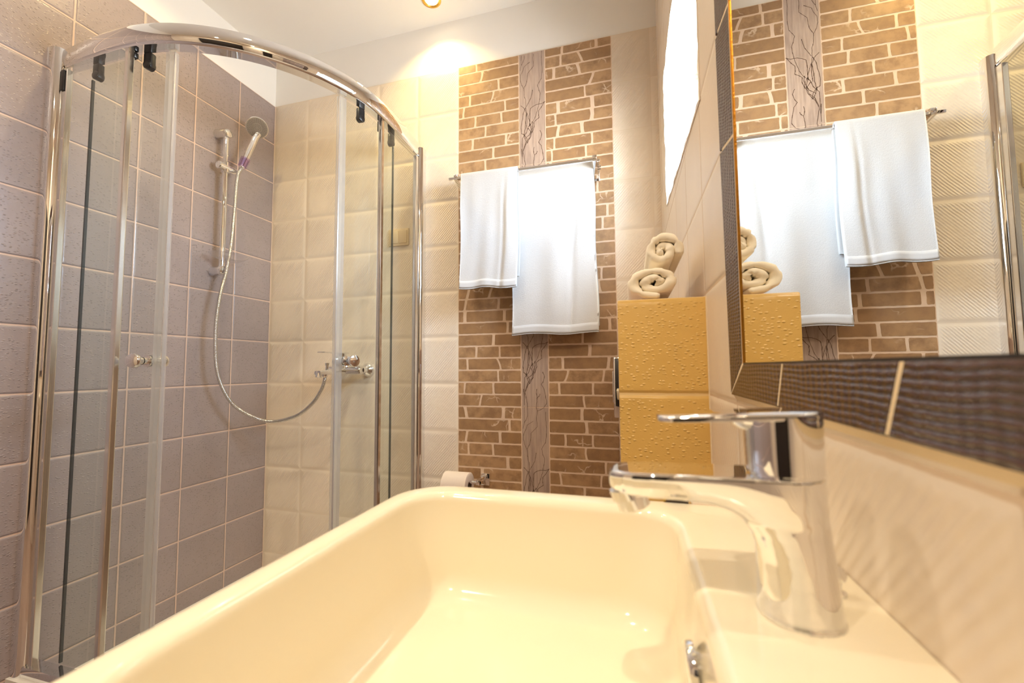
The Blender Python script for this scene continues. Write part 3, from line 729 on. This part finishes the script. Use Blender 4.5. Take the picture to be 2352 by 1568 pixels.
def towel(name, x0, x1, yb, zb, zfront, zback, th, label, seed, hem=0.035, flare=0.0, amp=0.007, skew=0.0, group=None):
    """a folded towel hanging over a bar at (yb, zb)"""
    rnd = random.Random(seed)
    ph = [rnd.uniform(0, 6.28) for _ in range(8)]
    nx, r = 46, th * 0.5 + 0.005
    prof = []
    nf = 60
    for i in range(nf + 1): prof.append((-1, zfront + (zb - zfront) * i / nf))
    for i in range(1, 10): a = PI * i / 10; prof.append((-math.cos(a), zb + r * math.sin(a)))
    nb = 26
    for i in range(nb + 1): prof.append((1, zb + (zback - zb) * i / nb))
    def pos(u, s, z_, o):
        x = x0 + (x1 - x0) * u
        dep = max(0.0, zb - z_); k = min(1.0, dep / 0.16)
        fold = math.sin(u * 7.3 + ph[0] + dep * 1.6) * 0.55 + math.sin(u * 13.1 + ph[1] - dep * 2.6) * 0.35 + math.sin(u * 21 + ph[2] + dep * 5) * 0.18
        crease = -math.exp(-((u - 0.80 + dep * 0.18) / 0.035) ** 2) * 0.8
        y = yb + s * (r + o) - (amp * (fold + crease) * k + 0.010 * k * min(1, dep / 0.5) if s < 0 else -amp * 0.35 * fold * k * 0)
        if s > 0: y = min(y, D - 0.012)
        if s < 0: y = min(y, yb - r * 0.2)
        zz = z_ + (0.0035 * math.sin(u * 9 + ph[3]) + skew * (u - 0.5)) * (1 if dep > 0.05 else dep / 0.05)
        x += flare * (u - 0.5) * k * (dep) + 0.003 * math.sin(dep * 14 + ph[4]) * k
        return (x, y, zz)
    b = B()
    def skin(o):
        return [[b.verts.new(V3(pos(j / nx, s, z_, o))) for j in range(nx + 1)] for s, z_ in prof]
    A, C_ = skin(th * 0.5), skin(-th * 0.42)
    m = len(prof)
    for i in range(m - 1):
        for j in range(nx):
            b.faces.new((A[i][j], A[i][j + 1], A[i + 1][j + 1], A[i + 1][j])); b.faces.new((C_[i][j], C_[i + 1][j], C_[i + 1][j + 1], C_[i][j + 1]))
        for j in (0, nx): b.faces.new((A[i][j], A[i + 1][j], C_[i + 1][j], C_[i][j]))
    for i in (0, m - 1):
        for j in range(nx): b.faces.new((A[i][j], C_[i][j], C_[i][j + 1], A[i][j + 1]))
    t = thing(name, ((x0 + x1) / 2, yb, zfront), label, 'towel', group)
    bmesh.ops.recalc_face_normals(b, faces=b.faces)
    body = obj('terry_cloth', b, M['terry'], t, smooth=True)
    md = body.modifiers.new('soft', 'BEVEL'); md.width = th * 0.3; md.segments = 3; md.limit_method = 'ANGLE'; md.angle_limit = math.radians(50)
    # flat-woven hem band near the front edge
    b = B(); rows = []
    for z_ in (zfront + 0.004, zfront + hem * 0.33, zfront + hem * 0.66, zfront + hem):
        rows.append([b.verts.new(V3((lambda q: (q[0], q[1] - 0.0012, q[2]))(pos(j / nx, -1, z_, th * 0.5)))) for j in range(nx + 1)])
    for i in range(3):
        for j in range(nx): b.faces.new((rows[i][j], rows[i][j + 1], rows[i + 1][j + 1], rows[i + 1][j]))
    hm = obj('hem_band', b, M['hem'], t, smooth=True)
    sm = hm.modifiers.new('thick', 'SOLIDIFY'); sm.thickness = 0.0012; sm.offset = 0
    return t
towel('hand_towel', -0.645, -0.411, RY, RZ + 0.002, 0.312, 0.36, 0.013, 'smaller white hand towel on the front bar of the rack', 3, hem=0.032, amp=0.006, skew=-0.006)
towel('bath_towel', -0.437, -0.121, QY, QZ - 0.004, 0.128, 0.155, 0.016, 'long white bath towel hung over the rear bar of the rack', 9, hem=0.036, amp=0.006, flare=0.03)

# ------------------------------------------------------------------ toilet paper on its holder
tz, ty = -0.456, D - 0.085
hold = thing('toilet_paper_holder', (-0.60, D, tz), 'square chrome toilet paper holder on the lowest visible bricks', 'paper holder')
b = B(); box(b, -0.604, -0.566, D - 0.008, D, tz - 0.024, tz + 0.024, 0.0015); obj('wall_plate', b, M['chrome'], hold, auto=40)
b = B(); box(b, -0.594, -0.578, ty - 0.008, D - 0.006, tz - 0.002, tz + 0.018, 0.0015); obj('arm', b, M['chrome'], hold, auto=40)
obj('spindle', cyl(B(), (-0.578, ty, tz + 0.006), (-0.742, ty, tz + 0.006), 0.008, 20, 0.001), M['chrome'], hold, auto=40)
tp = thing('toilet_roll', (-0.675, ty, tz - 0.045), 'white toilet paper roll on the chrome holder beyond the basin', 'toilet paper')
b = B(); ro, ri = 0.052, 0.021
prof = [(0, ri), (0, ro - 0.003), (0.002, ro), (0.103, ro), (0.105, ro - 0.003), (0.105, ri)]
lathe(b, (-0.622, ty, tz - 0.009), (-1, 0, 0), prof + [(0, ri)], 56, cap=False)
obj('paper', b, M['paper'], tp, auto=40)
b = B(); lathe(b, (-0.6222, ty, tz - 0.009), (-1, 0, 0), [(0, ri - 0.0015), (0, ri + 0.0003), (0.1046, ri + 0.0003), (0.1046, ri - 0.0015), (0, ri - 0.0015)], 40, cap=False)
obj('cardboard_core', b, M['card'], tp, auto=40)
b = B(); n_ = 12
ringo = []
for i in range(n_ + 1): ringo.append((ty - ro - 0.0008 - 0.001 * (i / n_) ** 2, tz - 0.009 - 0.11 * i / n_))
loft(b, [[(-0.7265, y, z_) for y, z_ in ringo] + [(-0.7265, y - 0.0008, z_) for y, z_ in ringo[::-1]], [(-0.6225, y, z_) for y, z_ in ringo] + [(-0.6225, y - 0.0008, z_) for y, z_ in ringo[::-1]]])
obj('loose_sheet', b, M['paper'], tp)

# ------------------------------------------------------------------ golden tiled cistern box with rolled towels
YB, ZTOP, BXL = 0.778, 0.1195, -0.0205
cb = thing('cistern_box', ((BXL + XR) / 2, 1.2, ZF), 'golden relief-tiled box for the cistern along the right wall', 'cistern box')
obj('front_tiling', box(B(), BXL, XR, YB, YB + 0.01, ZF, ZTOP, 0.0025), M['gold'], cb, auto=40)
b = B(); box(b, BXL + 0.001, XR - 0.0005, YB + 0.01, D - 0.0005, ZF, ZTOP - 0.001, 0.002)
M['box_side'] = tile_mat('mauve_box_tile', 1, YB, H - 0.0478, 0.2, 0.168, lin(176, 146, 128), GR_P, 0.0034, 0.0075, 'drops', 0.3)
obj('side_tiling', b, M['box_side'], cb)
b = B(); box(b, XR - 0.002, XR + 0.0001, YB - 0.0015, YB + 0.004, ZF, ZTOP + 0.001)
obj('edge_grout', b, M['grout'], cb)
fp = thing('flush_plate', (BXL, 1.31, -0.056), 'chrome dual flush plate on the side of the golden box', 'flush plate')
obj('plate', box(B(), BXL - 0.026, BXL, 1.195, 1.435, -0.139, 0.027, 0.004), M['chrome'], fp, auto=40)
obj('flush_button', box(B(), BXL - 0.030, BXL - 0.024, 1.225, 1.315, -0.100, -0.012, 0.002), M['satin'], fp, auto=40)
obj('flush_button', box(B(), BXL - 0.030, BXL - 0.024, 1.320, 1.405, -0.100, -0.012, 0.002), M['satin'], fp, auto=40)

def roll(name, cx, cz, a, c_, turns, y0, y1, rot, label, seed, dirn=1):
    """a towel rolled up: a plump spiral band lying along y, drawn round and then pressed to its oval"""
    rnd = random.Random(seed); n = int(turns * 44)
    r0 = 0.05; pitch = (1 - r0) / (turns + 0.45); th = pitch * 1.03
    ctr = []
    for i in range(n + 1):
        t = i / n; an = rot + dirn * 2 * PI * turns * t
        k = r0 + (1 - r0 - th * 0.5) * t
        wob = 1 + 0.03 * math.sin(an * 2.0 + seed) * t
        ctr.append(Vector((k * wob * math.cos(an), k * wob * math.sin(an))))
    pinch = [rnd.uniform(0.12, 0.97) for _ in range(9)]
    b = B(); rings = []
    L_ = y1 - y0
    ylev = [(0.0, 0.12), (0.0006, 0.40), (0.0018, 0.64), (0.004, 0.85), (0.008, 0.97), (0.014, 1.0), (L_ * 0.5, 1.0), (L_ - 0.012, 1.0), (L_ - 0.003, 0.8), (L_, 0.3)]
    for dy, hk in ylev:
        Lr, Rr = [], []
        for i, p in enumerate(ctr):
            d = (ctr[min(i + 1, n)] - ctr[max(i - 1, 0)]).normalized(); nr = Vector((-d.y, d.x))
            hw = th * 0.5 * hk * (0.97 + 0.04 * math.sin(i * 0.55 + seed) + 0.025 * math.sin(i * 1.3))
            for ak in pinch: hw *= 1 - 0.34 * math.exp(-((i / n - ak) / 0.010) ** 2)
            if i in (0, n): hw *= 0.6
            yo = (0.0035 * math.sin(i * 0.17 + seed) + 0.0012 * math.sin(i * 0.61) + 0.004 * (1 - i / n)) * (1 if dy < 0.05 else 0)
            Lr.append((cx + (p.x + nr.x * hw) * a, y0 + dy + yo, cz + (p.y + nr.y * hw) * c_)); Rr.append((cx + (p.x - nr.x * hw) * a, y0 + dy + yo, cz + (p.y - nr.y * hw) * c_))
        rings.append(Lr + Rr[::-1])
    loft(b, rings, False, False)
    b.verts.ensure_lookup_table()                # close the two ends
    m = 2 * (n + 1)
    for base in (0, (len(rings) - 1) * m):
        for i in range(n):
            try: b.faces.new([b.verts[base + i], b.verts[base + i + 1], b.verts[base + m - 2 - i], b.verts[base + m - 1 - i]])
            except ValueError: pass
    return solo(name, b, M['terry_roll'], (cx, (y0 + y1) / 2, cz - c_), label, 'rolled towel', smooth=True)
roll('rolled_towel', 0.0455, ZTOP + 0.0325, 0.0530, 0.0335, 1.95, YB + 0.006, YB + 0.26, math.radians(-62), 'cream rolled towel lying on the golden box', 2, 1)
roll('rolled_towel', 0.0610, ZTOP + 0.0600 + 0.0300, 0.0375, 0.0365, 1.75, YB + 0.012, YB + 0.255, math.radians(250), 'cream rolled towel on top of another rolled towel', 5, -1)

# ------------------------------------------------------------------ mirror in its brown tile frame
MX, FX = 0.1235, 0.1215
MY0, MY1, MZ0, MZ1 = -0.45, 0.530, 0.002, 0.92
FY1, FZ0, FZ1 = 0.592, -0.0357, 0.990
mi = thing('wall_mirror', (XR, 0.1, MZ0), 'wall mirror framed with dark brown ridged tiles above the basin', 'mirror')
obj('mirror_glass', box(B(), MX, XR, MY0, MY1, MZ0, MZ1), M['mirror'], mi)
b = B()
box(b, FX + 0.0004, XR, MY1, FY1 - 0.001, FZ0 + 0.001, FZ1)
box(b, FX + 0.0004, XR, MY0 - 0.06, MY1, FZ0 + 0.001, MZ0 - 0.0004)
box(b, FX + 0.0012, XR, MY0 - 0.06, FY1 - 0.001, MZ1, FZ1)
loft(b, [[(FX + 0.0015, y, FZ0 + 0.001), (XR, y, FZ0 + 0.001), (XR, y, FZ0 - 0.0065), (XR - 0.001, y, FZ0 - 0.0058)] for y in (MY0 - 0.06, FY1 - 0.004)])
obj('frame_grout', b, M['grout'], mi)
def tilepoly(poly):
    """a frame tile: polygon in (y, z), thickness in x, small edge rounding"""
    b = B(); cy = sum(p[0] for p in poly) / len(poly); cz = sum(p[1] for p in poly) / len(poly)
    def ins(d): 
        o = []
        for y, z in poly:
            v = Vector((cy - y, cz - z)); o.append((y + math.copysign(min(d, abs(v.x)), v.x), z + math.copysign(min(d, abs(v.y)), v.y)))
        return o
    loft(b, [[(x, y, z) for y, z in ins(d)] for x, d in ((XR - 0.001, 0), (FX + 0.0012, 0), (FX + 0.0003, 0.0004), (FX, 0.0013))])
    return b
gp = 0.0016
# bottom course: mitred corner tile, then tiles towards the camera
ys_ = [0.404, 0.242, 0.080, -0.082, -0.244, -0.406, -0.51]
obj('frame_tile', tilepoly([(MY1 - gp, MZ0), (FY1 - gp, FZ0), (0.417 + gp, FZ0), (0.401 + gp, MZ0)]), M['frame'], mi)
for a_, c_ in zip(ys_, ys_[1:]):
    obj('frame_tile', tilepoly([(a_ - gp - 0.003, MZ0), (a_ - gp + 0.013, FZ0), (c_ + gp + 0.013, FZ0), (c_ + gp - 0.003, MZ0)]), M['frame'], mi)
# upright course
zs = [0.277, 0.439, 0.601, 0.763, 0.884]
obj('frame_tile', tilepoly([(MY1 + 0.0012, MZ0 + 0.002), (MY1 + 0.0012, 0.270 - gp), (FY1 + 0.012, 0.285 - gp), (FY1, FZ0 + 0.002)]), M['frame_up'], mi)
for a_, c_ in zip(zs, zs[1:]):
    obj('frame_tile', tilepoly([(MY1 + 0.0012, a_ - 0.007 + gp), (MY1 + 0.0012, c_ - 0.007 - gp), (FY1 + 0.014, c_ + 0.008 - gp), (FY1 + 0.012, a_ + 0.008 + gp)]), M['frame_up'], mi)
obj('frame_tile', tilepoly([(MY1 + 0.0012, MZ1 - 0.03), (MY1 + 0.0012, FZ1), (FY1, FZ1), (FY1, MZ1 - 0.03 + 0.01)]), M['frame_up'], mi)
obj('gilt_edge', box(B(), FX + 0.0005, MX, MY1 - 0.0006, MY1 + 0.001, MZ0 + 0.001, MZ1), M['gilt'], mi)
obj('frame_tile', tilepoly([(MY0 - 0.06, MZ1 + 0.002), (MY1, MZ1 + 0.002), (MY1, FZ1), (MY0 - 0.06, FZ1)]), M['frame'], mi)
obj('mirror_seal', box(B(), FX + 0.001, MX, MY0, MY1 - 0.001, MZ0 - 0.0004, MZ0 + 0.0016), M['black'], mi)

# ------------------------------------------------------------------ washbasin
RIMZ = -0.130
bx0, bx1, by0, by1 = -0.2428, XR, 0.050, 0.448
ix0, ix1, iy0, iy1 = -0.2185, 0.0345, 0.113, 0.4145
wbn = thing('wash_basin', (-0.05, 0.264, RIMZ - 0.15), 'white rectangular ceramic washbasin on the wall under the mirror', 'washbasin')
def ring(x0, x1, y0, y1, r, z): return [(x, y, z) for x, y in rrect(x0, x1, y0, y1, r, 10)]
rings = []
ro4 = [0.006, 0.052, 0.030, 0.006]
rings.append(ring(bx0 + 0.07, bx1 - 0.0005, by0 + 0.06, by1 - 0.06, 0.03, RIMZ - 0.150))
rings.append(ring(bx0 + 0.030, bx1 - 0.0005, by0 + 0.03, by1 - 0.03, [0.006, 0.05, 0.05, 0.006], RIMZ - 0.120))
rings.append(ring(bx0 + 0.008, bx1 - 0.0005, by0 + 0.008, by1 - 0.008, ro4, RIMZ - 0.045))
for k in range(7):
    a = PI / 2 * k / 6; d = 0.009 * (1 - math.sin(a)); e_ = 0.009 * (1 - math.cos(a))
    rings.append(ring(bx0 + e_, bx1 - 0.0005, by0 + e_, by1 - e_, ro4, RIMZ - d))
rings.append(ring(bx0 + 0.013, bx1 - 0.001, by0 + 0.013, by1 - 0.013, ro4, RIMZ + 0.0003))
IR = 0.040
rings.append(ring(ix0 - 0.008, ix1 + 0.008, iy0 - 0.008, iy1 + 0.008, IR + 0.008, RIMZ))
for k in range(1, 8):
    a = PI / 2 * k / 7; d = 0.009 * (1 - math.cos(a)); e_ = 0.009 * (1 - math.sin(a)) - 0.001
    rings.append(ring(ix0 - e_, ix1 + e_, iy0 - e_, iy1 + e_, IR + e_, RIMZ - d))
ins = 0.0
for k in range(1, 7): 
    t = k / 6; rings.append(ring(ix0 + 0.010 * t, ix1 - 0.006 * t, iy0 + 0.010 * t, iy1 - 0.010 * t, IR + 0.004 * t, RIMZ - 0.009 - 0.060 * t))
fx, fz = 0.026, 0.026
for k in range(1, 9):
    a = PI / 2 * k / 8; e_ = fx * (1 - math.cos(a)); d = fz * math.sin(a)
    rings.append(ring(ix0 + 0.010 + e_, ix1 - 0.006 - e_, iy0 + 0.010 + e_, iy1 - 0.010 - e_, max(0.02, IR + 0.004 - e_ * 0.7), RIMZ - 0.069 - d))
cxd, cyd = (ix0 + ix1) / 2 + 0.01, 0.264
for k in range(1, 6):
    t = k / 5 * 0.93; x0, x1, y0, y1 = ix0 + 0.036, ix1 - 0.032, iy0 + 0.036, iy1 - 0.036
    f2 = lambda p, q: p + (q - p) * t
    rings.append(ring(f2(x0, cxd - 0.001), f2(x1, cxd + 0.001), f2(y0, cyd - 0.001), f2(y1, cyd + 0.001), min(0.027, (x1 - x0) * (1 - t) * 0.5), RIMZ - 0.095 - 0.014 * t))
b = B(); loft(b, rings)
obj('bowl', b, M['ceramic'], wbn, auto=60)
b = B(); lathe(b, (cxd, cyd, RIMZ - 0.1085), (0, 0, 1), [(0, 0.031), (0.002, 0.031), (0.004, 0.028), (0.002, 0.020), (0.006, 0.018), (0.008, 0.004)], 40)
obj('drain', b, M['chrome'], wbn, auto=40)
b = B(); ox, oy, oz = ix1 - 0.0035, 0.262, -0.168
lathe(b, (ox, oy, oz), (-1, 0, -0.09), [(0.0, 0.0150), (0.0035, 0.0148), (0.0050, 0.0130), (0.0040, 0.0105), (-0.004, 0.0095)], 40, cap=False)
obj('overflow_ring', b, M['chrome'], wbn, smooth=True)
b = B(); lathe(b, (ox + 0.0005, oy, oz), (-1, 0, -0.09), [(0, 0.0100), (0.0012, 0.0100)], 30)
obj('overflow_dark_disc', b, M['black'], wbn)  # black disc painted in for the dark inside of the overflow

# ------------------------------------------------------------------ basin tap
fc = thing('basin_tap', (0.0825, 0.262, RIMZ), 'chrome single-lever tap on the washbasin deck', 'tap')
FY = 0.262
def ell(xa, xb, hy, z, n=40, tilt=0.0):
    cx, rx = (xa + xb) / 2, (xb - xa) / 2
    return [(cx + rx * math.cos(2 * PI * i / n), FY + hy * math.sin(2 * PI * i / n), z + tilt * rx * math.cos(2 * PI * i / n)) for i in range(n)]
def sell(xa, xb, hy, z, p, n=56):
    cx, rx = (xa + xb) / 2, (xb - xa) / 2; o = []
    for i in range(n):
        c_, s_ = math.cos(2 * PI * i / n), math.sin(2 * PI * i / n)
        o.append((cx + rx * math.copysign(abs(c_) ** (2 / p), c_), FY + hy * math.copysign(abs(s_) ** (2 / p), s_), z))
    return o
b = B()
loft(b, [sell(0.0622, 0.1030, 0.0213, RIMZ, 2.0), sell(0.0628, 0.1018, 0.0204, RIMZ + 0.003, 2.0), sell(0.0632, 0.1010, 0.0198, RIMZ + 0.010, 2.0), sell(0.0632, 0.1000, 0.0188, RIMZ + 0.020, 2.05), sell(0.0630, 0.0992, 0.0181, RIMZ + 0.029, 2.1), sell(0.0620, 0.0985, 0.0175, RIMZ + 0.0355, 2.2),
         sell(0.0600, 0.0980, 0.0171, RIMZ + 0.041, 2.2), sell(0.0568, 0.0977, 0.0168, RIMZ + 0.0460, 2.2), sell(0.0545, 0.0974, 0.0166, RIMZ + 0.0490, 2.1), sell(0.0560, 0.0971, 0.0166, RIMZ + 0.0560, 2.1), sell(0.0580, 0.0967, 0.0166, -0.0580, 2.1)])
# spout: slices along x, from inside the body to the tip
def slice_(x, zt, zb, hy, n=44):
    o = []
    for i in range(n):
        a = 2 * PI * i / n; c_, s_ = math.cos(a), math.sin(a)
        if s_ >= 0: o.append((x, FY + hy * math.copysign(abs(c_) ** 0.16, c_), zt - 0.0012 + 0.0012 * s_ ** 0.5))
        else: o.append((x, FY + hy * math.copysign(abs(c_) ** 0.85, c_), zt - 0.0012 - (zt - 0.0012 - zb) * abs(s_) ** 0.85))
    return o
sl = [(0.0945, -0.0577, -0.1270, 0.0090), (0.0910, -0.0577, -0.1235, 0.0140), (0.0860, -0.0577, -0.1175, 0.0168), (0.0800, -0.0577, -0.1100, 0.0180), (0.0730, -0.0577, -0.1015, 0.0184), (0.0660, -0.0577, -0.0930, 0.0184), (0.0600, -0.0577, -0.0862, 0.0182), (0.0550, -0.0577, -0.0815, 0.0180), (0.049, -0.0577, -0.0782, 0.0178), (0.040, -0.0578, -0.0757, 0.0177), (0.025, -0.0580, -0.0747, 0.0177), (0.010, -0.0583, -0.0748, 0.0176), (0.000, -0.0586, -0.0750, 0.0170), (-0.006, -0.0589, -0.0745, 0.0150), (-0.0105, -0.0593, -0.0728, 0.0115), (-0.0132, -0.0604, -0.0700, 0.0068), (-0.0142, -0.0630, -0.0668, 0.0025)]
loft(b, [slice_(*q) for q in sl])
body = obj('tap_body', b, M['chrome'], fc, smooth=True)
rm = body.modifiers.new('blend', 'REMESH'); rm.mode = 'VOXEL'; rm.voxel_size = 0.0007; rm.use_smooth_shade = True
sm = body.modifiers.new('polish', 'SMOOTH'); sm.factor = 0.5; sm.iterations = 14
b = B(); lathe(b, (-0.0025, FY, -0.0725), (0.32, 0, -1), [(-0.003, 0.0108), (0.0030, 0.0108), (0.0036, 0.0092), (0.0092, 0.0090), (0.0100, 0.0080)], 36)
obj('aerator', b, M['chrome'], fc, auto=40)
b = B(); loft(b, [ell(0.0618, 0.0955, 0.0168, -0.0580), ell(0.0618, 0.0955, 0.0168, -0.0568), ell(0.0602, 0.0966, 0.0182, -0.0562), ell(0.0598, 0.0966, 0.0184, -0.0440), ell(0.0596, 0.0966, 0.0185, -0.0330, tilt=0.0), ell(0.0596, 0.0966, 0.0185, -0.0262, tilt=0.05)])
hb = obj('handle_base', b, M['chrome'], fc, auto=40)
# flat lever plate, slightly rising towards its free end, rounded in plan
def plan(d, z_, lift):
    o = []
    pts = rrect(0.0140 + d, 0.0968 - d, FY - 0.0190 + d, FY + 0.0190 - d, [0.0185 - d, 0.0110, 0.0110, 0.0185 - d], 10)
    for x, y in pts:
        k = (0.0968 - x) / 0.083
        hw = 1.0 - 0.16 * k
        o.append((x, FY + (y - FY) * hw, z_ - 0.0040 * k + lift * k))
    return o
b = B(); loft(b, [plan(0.0010, -0.0272, 0.0004), plan(0.0002, -0.0268, 0.0003), plan(0.0, -0.0252, 0.0), plan(0.0003, -0.0240, 0), plan(0.0014, -0.0234, 0)])
obj('lever', b, M['chrome'], fc, auto=50)
b = B(); loft(b, [[(x * k + (1 - k) * 0.068, FY + (y - FY) * k, z_) for x, y in rrect(0.050, 0.080, FY - 0.010, FY + 0.010, 0.009, 8)] for k, z_ in ((1.0, -0.0268), (0.94, -0.0295), (0.74, -0.0330), (0.42, -0.0356))])
obj('lever_neck', b, M['chrome'], fc, smooth=True)
b = B(); lathe(b, (0.0646, FY - 0.0035, -0.0885), (-1, -0.15, 0.15), [(0, 0.0011), (0.0006, 0.0011)], 12)
obj('temperature_dot', b, M['black'], fc)
b = B(); lathe(b, (0.1095, FY + 0.026, RIMZ), (0, 0, 1), [(0, 0.0050), (0.002, 0.0050), (0.003, 0.0026), (0.008, 0.0026), (0.009, 0.0046), (0.012, 0.0052), (0.015, 0.0042), (0.016, 0.0015)], 24)
obj('waste_pull_rod', b, M['chrome'], fc, auto=40)

# little toiletry packets on the far edge of the basin
b = B(); box(b, 0.0275, 0.0500, 0.4385, 0.4445, RIMZ - 0.001, RIMZ + 0.010, 0.001)
g = G('dark_sachet'); P = g.xyz()
g.base(g.mix(g.ramp(g.math('SUBTRACT', P[0], g.math('MULTIPLY', P[2], 0.8)), -0.655, -0.650), lin(206, 160, 34), lin(52, 40, 36)), 0.25); M['sachet'] = g.m
solo('soap_sachet', b, M['sachet'], (0.039, 0.441, RIMZ), 'small dark and yellow sachet on the basin edge under the tap spout', 'sachet')
b = B(); box(b, 0.0525, 0.0900, 0.4385, 0.4440, RIMZ - 0.001, RIMZ + 0.009, 0.0015)
solo('tissue_packet', b, M['paper'], (0.071, 0.441, RIMZ), 'flat white packet on the basin edge beside the dark sachet', 'packet')
